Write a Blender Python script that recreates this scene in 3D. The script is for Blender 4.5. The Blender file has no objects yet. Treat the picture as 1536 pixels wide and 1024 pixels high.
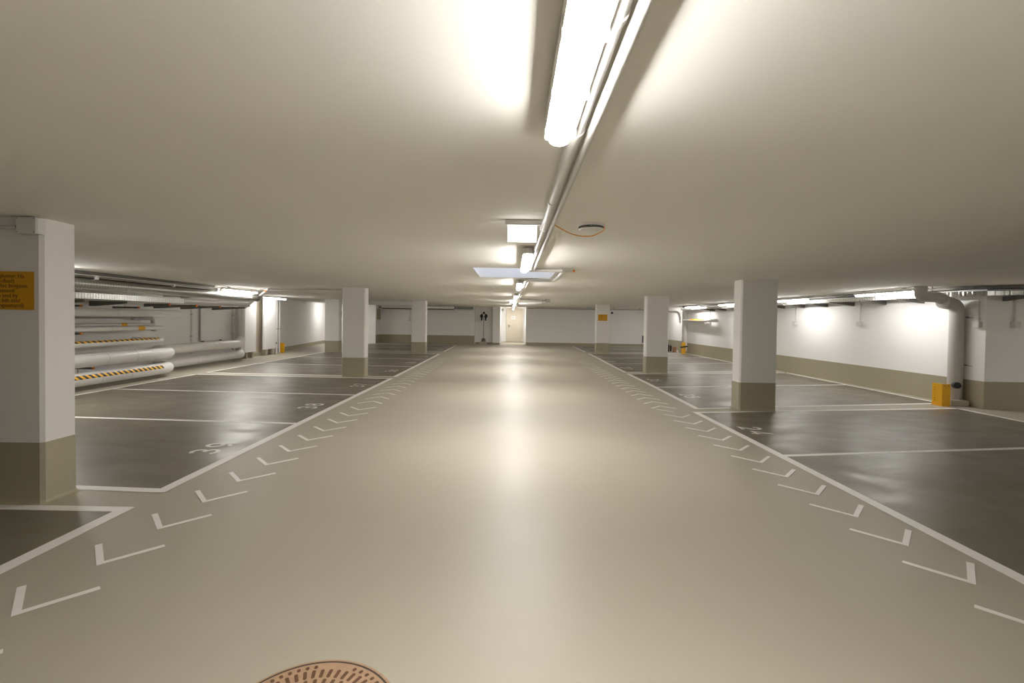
import bpy, bmesh, math, random
from mathutils import Vector, Matrix
random.seed(7)
SC = bpy.context.scene
COL = SC.collection
CEIL = 2.079

# ------------------------------------------------------------------ materials
def new_mat(name):
    m = bpy.data.materials.new(name); m.use_nodes = True
    nt = m.node_tree
    return m, nt, nt.nodes['Principled BSDF']

def mat(name, col, rough=.6, metal=0., var=.06, scale=6., bump=0., bscale=120., rvar=0., rscale=3., spec=.5, stretch=None):
    """painted / plain surface: base colour with mild procedural mottling, roughness variation and fine bump"""
    m, nt, b = new_mat(name)
    N, L = nt.nodes, nt.links
    tc = N.new('ShaderNodeTexCoord')
    src = tc.outputs['Object']
    if stretch:
        mp = N.new('ShaderNodeMapping'); mp.inputs['Scale'].default_value = stretch
        L.new(src, mp.inputs['Vector']); src = mp.outputs['Vector']
    nz = N.new('ShaderNodeTexNoise'); nz.inputs['Scale'].default_value = scale; nz.inputs['Detail'].default_value = 5
    L.new(src, nz.inputs['Vector'])
    mx = N.new('ShaderNodeMix'); mx.data_type = 'RGBA'
    lo = [c*(1-var) for c in col]; hi = [min(1, c*(1+var)) for c in col]
    mx.inputs[6].default_value = (*lo, 1); mx.inputs[7].default_value = (*hi, 1)
    L.new(nz.outputs['Fac'], mx.inputs[0]); L.new(mx.outputs[2], b.inputs['Base Color'])
    b.inputs['Roughness'].default_value = rough; b.inputs['Metallic'].default_value = metal
    b.inputs['Specular IOR Level'].default_value = spec
    if rvar:
        n2 = N.new('ShaderNodeTexNoise'); n2.inputs['Scale'].default_value = rscale; n2.inputs['Detail'].default_value = 4
        n2.inputs['Distortion'].default_value = .5
        L.new(src, n2.inputs['Vector'])
        mr = N.new('ShaderNodeMapRange'); mr.inputs[1].default_value = .2; mr.inputs[2].default_value = .8
        mr.inputs[3].default_value = rough-rvar; mr.inputs[4].default_value = rough+rvar
        L.new(n2.outputs['Fac'], mr.inputs[0]); L.new(mr.outputs[0], b.inputs['Roughness'])
    if bump:
        n3 = N.new('ShaderNodeTexNoise'); n3.inputs['Scale'].default_value = bscale; n3.inputs['Detail'].default_value = 3
        L.new(tc.outputs['Object'], n3.inputs['Vector'])
        bp = N.new('ShaderNodeBump'); bp.inputs['Strength'].default_value = bump; bp.inputs['Distance'].default_value = .004
        L.new(n3.outputs['Fac'], bp.inputs['Height']); L.new(bp.outputs['Normal'], b.inputs['Normal'])
    return m

def emis(name, col, strength, side=1):
    m, nt, b = new_mat(name)
    b.inputs['Base Color'].default_value = (.8, .8, .8, 1)
    b.inputs['Emission Color'].default_value = (*col, 1); b.inputs['Emission Strength'].default_value = strength
    if side < 1:                       # light boards behind the cover shine mostly downwards: the flanks glow less
        N, L = nt.nodes, nt.links
        g = N.new('ShaderNodeNewGeometry'); sp = N.new('ShaderNodeSeparateXYZ'); L.new(g.outputs['True Normal'], sp.inputs[0])
        mr = N.new('ShaderNodeMapRange'); mr.inputs[1].default_value = 0; mr.inputs[2].default_value = -1
        mr.inputs[3].default_value = strength*side; mr.inputs[4].default_value = strength
        L.new(sp.outputs['Z'], mr.inputs[0]); L.new(mr.outputs[0], b.inputs['Emission Strength'])
    return m

def stripes(name, c1, c2, freq):
    """diagonal hazard stripes along the length of a tape (object Y)"""
    m, nt, b = new_mat(name); N, L = nt.nodes, nt.links
    tc = N.new('ShaderNodeTexCoord'); sp = N.new('ShaderNodeSeparateXYZ'); L.new(tc.outputs['Object'], sp.inputs[0])
    ad = N.new('ShaderNodeMath'); ad.operation = 'ADD'; L.new(sp.outputs['Y'], ad.inputs[0]); L.new(sp.outputs['Z'], ad.inputs[1])
    mu = N.new('ShaderNodeMath'); mu.operation = 'MULTIPLY'; mu.inputs[1].default_value = freq; L.new(ad.outputs[0], mu.inputs[0])
    fr = N.new('ShaderNodeMath'); fr.operation = 'FRACT'; L.new(mu.outputs[0], fr.inputs[0])
    gt = N.new('ShaderNodeMath'); gt.operation = 'GREATER_THAN'; gt.inputs[1].default_value = .5; L.new(fr.outputs[0], gt.inputs[0])
    mx = N.new('ShaderNodeMix'); mx.data_type = 'RGBA'; mx.inputs[6].default_value = (*c1, 1); mx.inputs[7].default_value = (*c2, 1)
    L.new(gt.outputs[0], mx.inputs[0]); L.new(mx.outputs[2], b.inputs['Base Color']); b.inputs['Roughness'].default_value = .45
    return m

M = dict(
    wall=mat('white wall paint', (.85, .84, .825), .75, var=.02, scale=2, bump=.15, bscale=90),
    ceiling=mat('ceiling paint', (.84, .82, .765), .8, var=.03, scale=.9, bump=.12, bscale=70),
    floor=mat('beige floor coating', (.415, .378, .300), .46, var=.05, scale=.8, bump=.10, bscale=60, rvar=.04, rscale=1.3, spec=.42),
    bay=mat('dark bay coating', (.165, .146, .104), .38, var=.10, scale=1.4, bump=.10, bscale=60, rvar=.12, rscale=2.0, stretch=(.85, 1.5, 1), spec=.5),
    dado=mat('beige base paint', (.37, .335, .235), .5, var=.05, scale=3, bump=.08),
    line=mat('white road paint', (.86, .83, .79), .45, var=.05, scale=9),
    pillar=mat('white pillar paint', (.76, .74, .71), .7, var=.02, scale=3, bump=.12, bscale=90),
    insul=mat('grey pipe jacket', (.74, .725, .695), .36, var=.03, scale=3),
    drain=mat('grey drain pipe', (.50, .48, .455), .45, var=.04, scale=3),
    galv=mat('galvanised steel', (.52, .51, .475), .27, metal=.85, var=.05, scale=5),
    darkmetal=mat('dark steel', (.16, .155, .137), .5, metal=.4, var=.1, scale=14),  # one even dark tone for brackets, trays, cables and fittings
    plastic=mat('pale grey plastic', (.66, .645, .61), .42, var=.02),
    white=mat('white plastic', (.80, .79, .77), .4, var=.01),
    conduit=mat('white conduit', (.70, .68, .65), .32, var=.02),
    black=mat('black rubber', (.018, .018, .017), .55, var=.2),
    orange=mat('orange plastic', (.75, .22, .02), .45, var=.05),
    cable=mat('orange cable', (.85, .36, .02), .45, var=.05),
    yellow=mat('yellow enamel', (.83, .43, .008), .42, var=.05, scale=10),
    sign=mat('amber sign plate', (.62, .30, .006), .5, var=.05, scale=8),
    ink=mat('dark brown ink', (.09, .045, .008), .6, var=.1),
    paleink=mat('pale sign print', (.72, .45, .12), .6, var=.1),
    door=mat('beige door paint', (.62, .56, .46), .5, var=.02),
    rust=mat('rusty cast iron', (.40, .255, .15), .6, var=.25, scale=35, bump=.5, bscale=180),
    slot=mat('dark rust', (.13, .062, .028), .8, var=.35, scale=60),
    rim=mat('black iron edge', (.06, .038, .025), .7, var=.3, scale=30),
    brown=mat('brown cardboard', (.40, .22, .12), .7, var=.1, scale=14),
    concrete=mat('painted concrete plinth', (.38, .34, .26), .6, var=.08, scale=6, bump=.2),
    lamp=emis('lit lamp diffuser', (1., .975, .945), 60., .36),
    lamp_weak=emis('lit weaker lamp diffuser', (1., .975, .945), 26., .6),  # same lamps at lower strength, keeps nearby surfaces from burning out
    lamp_dim=emis('lit faint lamp diffuser', (1., .975, .94), 18., .6),
    signlit=emis('lit sign panel', (1., .985, .96), 1.6),
    hazard=stripes('yellow black tape', (.95, .50, .02), (.015, .015, .014), 8.0),
    hazard_fine=stripes('fine yellow black tape', (.95, .50, .02), (.015, .015, .014), 7.0),
)

def wave_steel(name, col, freq):
    """spiral-wound steel: fine bands along object Y"""
    m, nt, b = new_mat(name); N, L = nt.nodes, nt.links
    tc = N.new('ShaderNodeTexCoord'); sp = N.new('ShaderNodeSeparateXYZ'); L.new(tc.outputs['Object'], sp.inputs[0])
    mu = N.new('ShaderNodeMath'); mu.operation = 'MULTIPLY'; mu.inputs[1].default_value = freq; L.new(sp.outputs['Y'], mu.inputs[0])
    sn = N.new('ShaderNodeMath'); sn.operation = 'SINE'; L.new(mu.outputs[0], sn.inputs[0])
    mr = N.new('ShaderNodeMapRange'); mr.inputs[1].default_value = -1; mr.inputs[2].default_value = 1; L.new(sn.outputs[0], mr.inputs[0])
    mx = N.new('ShaderNodeMix'); mx.data_type = 'RGBA'; mx.inputs[6].default_value = (*[c*.78 for c in col], 1); mx.inputs[7].default_value = (*col, 1)
    L.new(mr.outputs[0], mx.inputs[0]); L.new(mx.outputs[2], b.inputs['Base Color'])
    bp = N.new('ShaderNodeBump'); bp.inputs['Strength'].default_value = .35; bp.inputs['Distance'].default_value = .004
    L.new(mr.outputs[0], bp.inputs['Height']); L.new(bp.outputs['Normal'], b.inputs['Normal'])
    b.inputs['Metallic'].default_value = .9; b.inputs['Roughness'].default_value = .26
    return m
spiral = wave_steel('spiral wound steel', (.50, .49, .455), 2*math.pi/.055)

# ------------------------------------------------------------------ mesh builder
class MB:
    def __init__(s): s.bm = bmesh.new()
    def box(s, x0, x1, y0, y1, z0, z1):
        v = [s.bm.verts.new(p) for p in ((x0,y0,z0),(x1,y0,z0),(x1,y1,z0),(x0,y1,z0),(x0,y0,z1),(x1,y0,z1),(x1,y1,z1),(x0,y1,z1))]
        for f in ((0,3,2,1),(4,5,6,7),(0,1,5,4),(1,2,6,5),(2,3,7,6),(3,0,4,7)): s.bm.faces.new([v[i] for i in f])
        return s
    def prism(s, pts, z0, z1):
        """footprint polygon in XY extruded in Z"""
        a = [s.bm.verts.new((x, y, z0)) for x, y in pts]; b = [s.bm.verts.new((x, y, z1)) for x, y in pts]
        n = len(pts); s.bm.faces.new(list(reversed(a))); s.bm.faces.new(b)
        for i in range(n): s.bm.faces.new((a[i], a[(i+1)%n], b[(i+1)%n], b[i]))
        return s
    def sweep(s, path, ring, cap=True):
        """ring(i) -> list of points around station i"""
        rings = [[s.bm.verts.new(p) for p in ring(i)] for i in range(len(path))]
        n = len(rings[0])
        for a, b in zip(rings, rings[1:]):
            for i in range(n): s.bm.faces.new((a[i], a[(i+1)%n], b[(i+1)%n], b[i]))
        if cap:
            s.bm.faces.new(list(reversed(rings[0]))); s.bm.faces.new(rings[-1])
        return s
    def tube(s, path, r, seg=20, cap=True, radii=None):
        P = [Vector(p) for p in path]
        T = []
        for i in range(len(P)):
            t = (P[min(i+1, len(P)-1)] - P[max(i-1, 0)]).normalized(); T.append(t)
        up = Vector((0, 0, 1)) if abs(T[0].z) < .9 else Vector((0, 1, 0))
        u = T[0].cross(up).normalized(); U = []
        for t in T:
            u = (u - t*u.dot(t)).normalized(); U.append(u.copy())
        def ring(i):
            t, u = T[i], U[i]; w = t.cross(u); rr = radii[i] if radii else r
            return [P[i] + (u*math.cos(2*math.pi*k/seg) + w*math.sin(2*math.pi*k/seg))*rr for k in range(seg)]
        return s.sweep(P, ring, cap)
    def lathe(s, prof, c, seg=32):
        """prof: (r, z) list around a vertical axis at c"""
        rings = [[s.bm.verts.new((c[0]+r*math.cos(2*math.pi*k/seg), c[1]+r*math.sin(2*math.pi*k/seg), c[2]+z)) for k in range(seg)] for r, z in prof]
        for a, b in zip(rings, rings[1:]):
            for i in range(seg): s.bm.faces.new((a[i], a[(i+1)%seg], b[(i+1)%seg], b[i]))
        s.bm.faces.new(list(reversed(rings[0]))); s.bm.faces.new(rings[-1])
        return s
    def ball(s, c, r, sx=1, sy=1, sz=1, seg=14):
        bmesh.ops.create_uvsphere(s.bm, u_segments=seg, v_segments=seg//2+2, radius=r, matrix=Matrix.Translation(c) @ Matrix.Diagonal((sx, sy, sz, 1)))
        return s
    def build(s, name, m, parent=None, label=None, bevel=0., kind=None, flat=False):
        if not flat: bmesh.ops.recalc_face_normals(s.bm, faces=s.bm.faces)
        if bevel:
            e = [e for e in s.bm.edges if len(e.link_faces) == 2 and e.calc_face_angle(0) > .6]
            bmesh.ops.bevel(s.bm, geom=e, offset=bevel, segments=2, affect='EDGES', clamp_overlap=True)
        if parent is not None:
            bmesh.ops.translate(s.bm, verts=s.bm.verts, vec=-Vector(wloc(parent)))
        me = bpy.data.meshes.new(name); s.bm.to_mesh(me); s.bm.free()
        me.materials.append(M[m])
        for p in me.polygons: p.use_smooth = True
        me.set_sharp_from_angle(angle=math.radians(32))
        o = bpy.data.objects.new(name, me); COL.objects.link(o)
        if parent is not None: o.parent = parent
        if label: o['label'] = label
        if kind: o['kind'] = kind
        return o

def wloc(o):
    v = Vector(o.location)
    while o.parent: o = o.parent; v += Vector(o.location)
    return v

def tag(o, label, cat, group=None):
    o['label'] = label; o['category'] = cat
    if group: o['group'] = group
    return o

def thing(name, loc, label, cat, group=None):
    o = bpy.data.objects.new(name, None); COL.objects.link(o); o.location = loc
    o.empty_display_size = .1
    return tag(o, label, cat, group)

def copy_tree(o, parent=None):
    c = o.copy(); COL.objects.link(c)
    if parent: c.parent = parent
    for ch in o.children: copy_tree(ch, c)
    return c

def bend(pts, r, n=7):
    """polyline with rounded corners"""
    P = [Vector(p) for p in pts]; out = [P[0]]
    for i in range(1, len(P)-1):
        a, b, c = P[i-1], P[i], P[i+1]
        d1, d2 = (a-b), (c-b); k = min(r, d1.length*.49, d2.length*.49)
        p, q = b + d1.normalized()*k, b + d2.normalized()*k
        for j in range(n+1):
            t = j/n; out.append(p*(1-t)**2 + b*2*t*(1-t) + q*t*t)
    out.append(P[-1]); return out

def text_mesh(name, body, size, m, parent, loc, rot, align='LEFT'):
    cu = bpy.data.curves.new(name, 'FONT'); cu.body = body; cu.size = size; cu.align_x = align; cu.extrude = .0006
    cu.space_line = 1.0
    tmp = bpy.data.objects.new('lettering', cu); COL.objects.link(tmp)
    bpy.context.view_layer.update()
    me = bpy.data.meshes.new_from_object(tmp.evaluated_get(bpy.context.evaluated_depsgraph_get()))
    bpy.data.objects.remove(tmp); bpy.data.curves.remove(cu)
    me.materials.clear(); me.materials.append(M[m])
    o = bpy.data.objects.new(name, me); COL.objects.link(o); o.parent = parent
    o.location = Vector(loc) - wloc(parent); o.rotation_euler = rot
    return o

# ------------------------------------------------------------------ setting: shell
def struct(name, mb, m, parent=None, label=None, bevel=0.):
    return mb.build(name, m, parent, label, bevel, None if parent else 'structure')

floor = struct('floor', MB().box(-11.2, 11.7, -6.2, 30.4, -.2, 0), 'floor')
# ceiling with the rectangular opening of the light well
HX0, HX1, HY0, HY1 = -.57, .61, 6.38, 7.86
def ceiling_mb():
    mb = MB(); bm = mb.bm
    xs = (-11.2, HX0, HX1, 11.7); ys = (-6.2, HY0, HY1, 30.4)
    lo = {}; hi = {}
    for i, x in enumerate(xs):
        for j, y in enumerate(ys):
            lo[i, j] = bm.verts.new((x, y, CEIL)); hi[i, j] = bm.verts.new((x, y, CEIL+.25))
    for i in range(3):
        for j in range(3):
            if (i, j) == (1, 1): continue
            bm.faces.new((lo[i, j], lo[i, j+1], lo[i+1, j+1], lo[i+1, j])); bm.faces.new((hi[i, j], hi[i+1, j], hi[i+1, j+1], hi[i, j+1]))
    def q(a, b, c, d): bm.faces.new((a, b, c, d))
    for i in range(3):
        q(lo[i, 0], lo[i+1, 0], hi[i+1, 0], hi[i, 0]); q(lo[i, 3], hi[i, 3], hi[i+1, 3], lo[i+1, 3])
        q(lo[0, i], hi[0, i], hi[0, i+1], lo[0, i+1]); q(lo[3, i], lo[3, i+1], hi[3, i+1], hi[3, i])
    q(lo[1, 1], lo[2, 1], hi[2, 1], hi[1, 1]); q(lo[1, 2], hi[1, 2], hi[2, 2], lo[2, 2])
    q(lo[1, 1], hi[1, 1], hi[1, 2], lo[1, 2]); q(lo[2, 1], lo[2, 2], hi[2, 2], hi[2, 1])
    return mb
ceiling = struct('ceiling', ceiling_mb(), 'ceiling')
# lining of the light well: four plastered sides, open to the sky
def well_mb():
    mb = MB(); t = .02
    o = [(HX0-.12, HY0-.12), (HX1+.12, HY0-.12), (HX1+.12, HY1+.12), (HX0-.12, HY1+.12)]
    i_ = [(HX0+t, HY0+t), (HX1-t, HY0+t), (HX1-t, HY1-t), (HX0+t, HY1-t)]
    bm = mb.bm; z0, z1 = CEIL+.001, CEIL+.85
    A = [[bm.verts.new((x, y, z)) for x, y in ring] for ring, z in ((i_, z0), (i_, z1), (o, z1), (o, CEIL+.26))]
    B = [bm.verts.new((x, y, CEIL+.26)) for x, y in [(HX0+.001, HY0+.001), (HX1-.001, HY0+.001), (HX1-.001, HY1-.001), (HX0+.001, HY1-.001)]]
    C = [bm.verts.new((x, y, z0)) for x, y in [(HX0+.001, HY0+.001), (HX1-.001, HY0+.001), (HX1-.001, HY1-.001), (HX0+.001, HY1-.001)]]
    seq = [A[0], A[1], A[2], A[3], B, C, A[0]]
    for a, b in zip(seq, seq[1:]):
        for k in range(4): bm.faces.new((a[k], a[(k+1)%4], b[(k+1)%4], b[k]))
    return mb
struct('light_well', well_mb(), 'wall', ceiling, 'white lining of the ceiling light well')

WL = [(-8.45, -6), (-8.45, 10.95), (-8.95, 10.95), (-8.95, 17.9), (-9.05, 18.3), (-9.95, 25.6)]
wall_left = struct('wall_left', MB().prism(WL + [(-11, 25.6), (-11, -6)], 0, CEIL), 'wall')
WB = [(-9.95, 25.6), (-7.35, 25.6), (-7.35, 26.4), (-2.13, 26.4), (-2.13, 26.85), (-1.13, 26.85), (-1.13, 26.4), (-.73, 26.4), (-.73, 29.5),
      (.695, 29.5), (.695, 26.4), (8.15, 26.4)]
wall_back = struct('wall_back', MB().prism(WB + [(8.15, 30.2), (-9.95, 30.2)], 0, CEIL), 'wall')
WR = [(8.15, 26.4), (8.15, 21.75), (7.74, 21.75), (7.985, 8.12), (11.5, 8.12), (11.5, -6)]
wall_right = struct('wall_right', MB().prism(WR + [(11.7, -6), (11.7, 26.4)], 0, CEIL), 'wall')
wall_front = struct('wall_front', MB().box(-11, 11.7, -6.2, -6, 0, CEIL), 'wall')

def band(name, path, h, t=.006, m='dado', lift=0.):
    """painted base band along one run of wall; the room lies to the left of the path direction"""
    mb = MB(); P = [Vector((x, y, 0)) for x, y in path]
    inn = []
    for i, p in enumerate(P):
        ds = []
        if i: ds.append((P[i]-P[i-1]).normalized())
        if i < len(P)-1: ds.append((P[i+1]-P[i]).normalized())
        ns = [Vector((-d.y, d.x, 0)) for d in ds]
        n = ns[0] if len(ns) == 1 else (ns[0]+ns[1])/(1+ns[0].dot(ns[1]))
        inn.append(p + n*t)
    pts = [(p.x, p.y) for p in P] + [(p.x, p.y) for p in reversed(inn)]
    mb.prism(pts, lift, h)
    return struct(name, mb, m)
band('baseboard_right', [(11.5, 8.12), (7.985, 8.12), (7.74, 21.75), (8.15, 21.75), (8.15, 26.4)], .462)
band('baseboard_back', [(-7.35, 25.6), (-7.35, 26.4), (-2.13, 26.4)][::-1], .465)
band('recess_shade_back', [(8.15, 26.4), (.695, 26.4)], .135)  # darker strip paints the shade of the recess below the white panel
band('baseboard_back.002', [(-.73, 26.4), (-1.13, 26.4), (-1.13, 26.85), (-2.13, 26.85)], .09)
band('baseboard_left', [(-9.95, 25.6), (-9.05, 18.3)], .16)
# downstand beam in front of the far left corner
struct('trim_1', MB().box(-6.6, -4.03, 20.0, 20.35, 1.92, CEIL), 'pillar')
# ------------------------------------------------------------------ floor coatings and markings (parts of the floor)
def lerp(tab, z):
    for (a, x), (b, y) in zip(tab, tab[1:]):
        if z <= b: return x + (y-x)*max(0, (z-a))/(b-a)
    return tab[-1][1]
LX = [(0, -2.705), (12, -2.74), (26, -2.92)]                     # aisle side edge of the left edge line
def RX(z): return lerp([(0, 2.79), (7.55, 2.80)], z) if z < 7.56 else lerp([(7.56, 2.93), (10.2, 2.99), (12.8, 3.01), (15.5, 3.05), (18, 3.13), (26, 3.16)], z)
LW = .092
def sheet(name, pts, m, z, label, t=.0016):
    return struct(name, MB().prism(pts, z-t, z), m, floor, label)
def bay_group(side, cuts, slope, back, first_open=False):
    """cuts: boundary distances at the aisle edge, in order; the first and last carry end lines"""
    s = -1 if side == 'L' else 1
    ax = (lambda z: lerp(LX, z)) if side == 'L' else RX
    def P(u, z, zoff=0):                                        # u: 0 at the aisle edge line, 1 at the back line
        xa = ax(z) + s*LW; xb = s*back
        x = xa + (xb-xa)*u
        return (x, z + slope*(abs(x)-abs(xa)) + zoff)
    hw = .036
    z0, z1 = cuts[0], cuts[-1]
    for a, b in zip(cuts, cuts[1:]):
        sheet('parking_bay', [P(0, a), P(1, a), P(1, b), P(0, b)], 'bay', .0018, 'dark grey parking bay coating')
    for i, c in enumerate(cuts):
        if i in (0, len(cuts)-1):
            d = -.085 if i == 0 else .085
            q = [P(0, c), P(1, c), P(1, c, d), P(0, c, d)]
        else: q = [P(0, c-hw), P(1, c-hw), P(1, c+hw), P(0, c+hw)]
        sheet('bay_line', q, 'line', .0032, 'white painted line between parking bays')
    n = 5; zs = [z0-.085 + (z1-z0+.17)*i/n for i in range(n+1)]
    out = [(ax(z), z) for z in zs]; inn = [(ax(z)+s*LW, z) for z in zs]
    sheet('bay_edge_line', out + inn[::-1], 'line', .0040, 'white painted edge line along the aisle')
    b0, b1 = P(1, z0), P(1, z1)
    sheet('bay_back_line', [b0, b1, (b1[0]+s*.075, b1[1]), (b0[0]+s*.075, b0[1])], 'line', .0036, 'white painted line behind the bays')
bay_group('L', [-1.5, .93, 3.35], .01, 7.40)
bay_group('L', [3.81, 6.21, 8.57, 10.90], .058, 7.38)
bay_group('L', [11.335, 13.70, 16.22, 18.64], .06, 7.38)
bay_group('L', [20.08, 22.5, 24.85], .03, 7.38)
bay_group('R', [-2.2, .2, 2.62, 5.045, 7.35], .155, 7.50)
bay_group('R', [7.77, 10.18, 12.62], .19, 7.68)
bay_group('R', [13.10, 15.50, 17.84, 20.0], .21, 7.60)
bay_group('R', [21.10, 23.48, 25.6], .10, 7.50)

def arc(cx, cy, rx, ry, a0, a1, n=14):
    return [(cx+rx*math.cos(math.radians(a0+(a1-a0)*i/n)), cy+ry*math.sin(math.radians(a0+(a1-a0)*i/n))) for i in range(n+1)]
DIG = {  # strokes in a box .7 wide, 1 high
    '0': [arc(.35, .5, .33, .48, 90, 450, 24)],
    '1': [[(.12, .72), (.42, .98), (.42, .02)]],
    '2': [arc(.35, .68, .31, .30, 165, -35, 14) + [(.03, .03), (.68, .03)]],
    '3': [arc(.33, .74, .29, .24, 150, -80, 12)[:-1] + [(.30, .52)], [(.30, .52)] + arc(.33, .27, .34, .25, 80, -150, 14)],
    '4': [[(.52, .02), (.52, .98), (.03, .28), (.70, .28)]],
    '5': [[(.62, .97), (.14, .97), (.10, .55)] + arc(.32, .32, .33, .30, 120, -145, 14)],
    '6': [[(.54, .98)] + arc(.36, .32, .32, .30, 150, 510, 24)],
    '7': [[(.04, .97), (.66, .97), (.24, .02)]],
    '8': [arc(.35, .75, .25, .23, 90, 450, 20), arc(.35, .27, .33, .25, 90, 450, 20)],
    '9': [arc(.34, .68, .31, .29, 0, 360, 22), arc(.34, .68, .31, .29, 0, -8, 2) + [(.63, .45), (.48, .14), (.14, .02)]],
}
def ribbon(mb, pts, w, f, z):
    P = [Vector((p[0], p[1], 0)) for p in pts]; L, R = [], []
    for i, p in enumerate(P):
        ds = []
        if i and (P[i]-P[i-1]).length > 1e-6: ds.append((P[i]-P[i-1]).normalized())
        if i < len(P)-1 and (P[i+1]-P[i]).length > 1e-6: ds.append((P[i+1]-P[i]).normalized())
        ns = [Vector((-d.y, d.x, 0)) for d in ds]
        n = ns[0] if len(ns) == 1 else (ns[0]+ns[1])/max(.35, 1+ns[0].dot(ns[1]))
        L.append(mb.bm.verts.new((*f(p+n*w/2), z))); R.append(mb.bm.verts.new((*f(p-n*w/2), z)))
    for i in range(len(P)-1):
        fc = mb.bm.faces.new((L[i], L[i+1], R[i+1], R[i])); fc.normal_update()
        if fc.normal.z < 0: fc.normal_flip()
def number(txt, side, yc, xb, h=.26, adv=.255):
    mb = MB(); s = -1 if side == 'L' else 1
    for k, ch in enumerate(txt):
        u0 = (k - len(txt)/2)*adv + .04
        def f(p, u0=u0):
            u = u0 + p.x*h*.86; v = p.y*h
            return (xb + s*v, yc - s*u)
        for j, st in enumerate(DIG[ch]): ribbon(mb, st, .172, f, .0034+.0003*j)
    mb.build('bay_number', 'line', floor, 'white painted number %s on the dark bay' % txt, flat=True)
for t, y, xb in (('39', 5.0, -3.0), ('38', 7.44, -3.0), ('37', 9.78, -3.0), ('36', 12.55, -3.04), ('35', 14.95, -3.05), ('34', 17.4, -3.08), ('33', 21.3, -3.1), ('32', 23.6, -3.12)):
    number(t, 'L', y, xb)
for t, y, xb in (('24', 6.2, 3.03), ('25', 9.03, 3.22), ('26', 11.4, 3.26), ('27', 14.15, 3.24), ('28', 16.4, 3.23), ('29', 18.72, 3.22), ('30', 22.2, 3.24), ('31', 24.6, 3.3)):
    number(t, 'R', y, xb, .26)

def chevron(x, y, d):
    """V of two painted bars; d=+1 opens away from the camera"""
    a, w = .213, .025
    b = .232
    pts = [(x, y), (x+a, y+d*b), (x+a-w, y+d*(b+w)), (x, y+d*2*w), (x-a+w, y+d*(b+w)), (x-a, y+d*b)]
    sheet('direction_chevron', pts if d > 0 else pts[::-1], 'line', .0030, 'white painted chevron')
for i in range(13): chevron(-2.285-.002*i, 1.71+.4555*(i-1)+.457 if i else 1.70, 1)
for i in range(21): chevron(-2.31-.004*i, 7.985+.452*i, -1)
for i in range(12): chevron(2.525-.003*i, 2.13+.4395*i, 1)
sheet('direction_chevron', [(2.505, 7.396), (2.50, 7.446), (2.31, 7.62), (2.29, 7.60)], 'line', .0030, 'white painted chevron bar')
for i in range(21): chevron(2.443-.003*i, 7.934+.4265*i, -1)

# ------------------------------------------------------------------ manhole cover
t = thing('manhole_cover', (-.70, 1.60, 0), 'round rusty brown manhole cover in the beige floor at the bottom edge', 'manhole cover')
C0 = (-.70, 1.60, 0)
MB().lathe([(.324, .0005), (.323, .004), (.3118, .006), (.3118, .0005)], C0, 64).build('cover_frame', 'rust', t)
MB().lathe([(.3115, .0006), (.3115, .0066), (.304, .0066), (.304, .0006)], C0, 64).build('edge_gap', 'rim', t)
MB().lathe([(.3038, .0005), (.3038, .0062), (.300, .0072), (.0005, .0072)], C0, 64).build('lid', 'rust', t)
mb = MB()
for ring, (r0, r1, n) in enumerate(((.276, .287, 56), (.225, .262, 50), (.172, .212, 38), (.120, .160, 28), (.07, .108, 16))):
    for k in range(n):
        a = 2*math.pi*k/n + ring*.05; w = .0068
        rr = [r0, r1]
        if ring == 0 and (k//4) % 3 == 0: continue
        pts = []
        for (r, sgn) in ((r0, -1), (r1, -1), (r1+.004, 0), (r1, 1), (r0, 1), (r0-.004, 0)):
            pts.append((C0[0]+r*math.cos(a)-sgn*w*math.sin(a), C0[1]+r*math.sin(a)+sgn*w*math.cos(a)))
        mb.prism(pts, .0066, .0079)
mb.build('slots', 'slot', t, 'dark rust filled slots')

# ------------------------------------------------------------------ pillars
def pillar(x0, x1, y0, y1, label, base=.452):
    t = thing('pillar', ((x0+x1)/2, (y0+y1)/2, 0), label, 'pillar')
    c = .022
    def fp(g=0.):
        a, b, d, e = x0-g, x1+g, y0-g, y1+g
        return [(a+c, d), (b-c, d), (b, d+c), (b, e-c), (b-c, e), (a+c, e), (a, e-c), (a, d+c)]
    MB().prism(fp(), 0, CEIL).build('shaft', 'pillar', t, 'white painted pillar shaft')
    MB().prism(fp(.003), 0, base).build('painted_base', 'dado', t, 'beige painted foot of the pillar')
    # coved skirting at the floor
    mb = MB(); n = 6; rings = []
    for k in range(n+1):
        a = math.pi/2*k/n; g = .004 + .03*(1-math.sin(a)); z = .03*(1-math.cos(a))
        rings.append([mb.bm.verts.new((x, y, z)) for x, y in fp(g)])
    for a, b in zip(rings, rings[1:]):
        for i in range(8): mb.bm.faces.new((a[i], a[(i+1)%8], b[(i+1)%8], b[i]))
    mb.bm.faces.new(rings[0][::-1]); mb.bm.faces.new(rings[-1])
    mb.build('cove', 'dado', t, 'beige cove at the floor')
    return t
pillar(-3.94, -3.41, 3.46, 3.74, 'nearest white pillar at the left edge, carrying an amber sign and a junction box')
pillar(-3.975, -3.445, 11.13, 11.40, 'white pillar with beige foot between bays 37 and 36 on the left')
pillar(-4.0, -3.43, 18.80, 19.1, 'far white pillar on the left, beyond bay 34 beside the aisle')
pillar(-7.40, -6.83, 18.80, 19.1, 'white pillar at the back of the left bays, in front of the brightly lit left wall')
pillar(3.59, 4.17, 7.57, 7.85, 'nearest white pillar on the right, between bays 24 and 25')
pillar(3.57, 4.165, 12.86, 13.14, 'white pillar on the right between bays 26 and 27, without any sign')
pillar(3.49, 4.06, 20.2, 20.48, 'farthest white pillar on the right, carrying a small amber sign')

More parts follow.
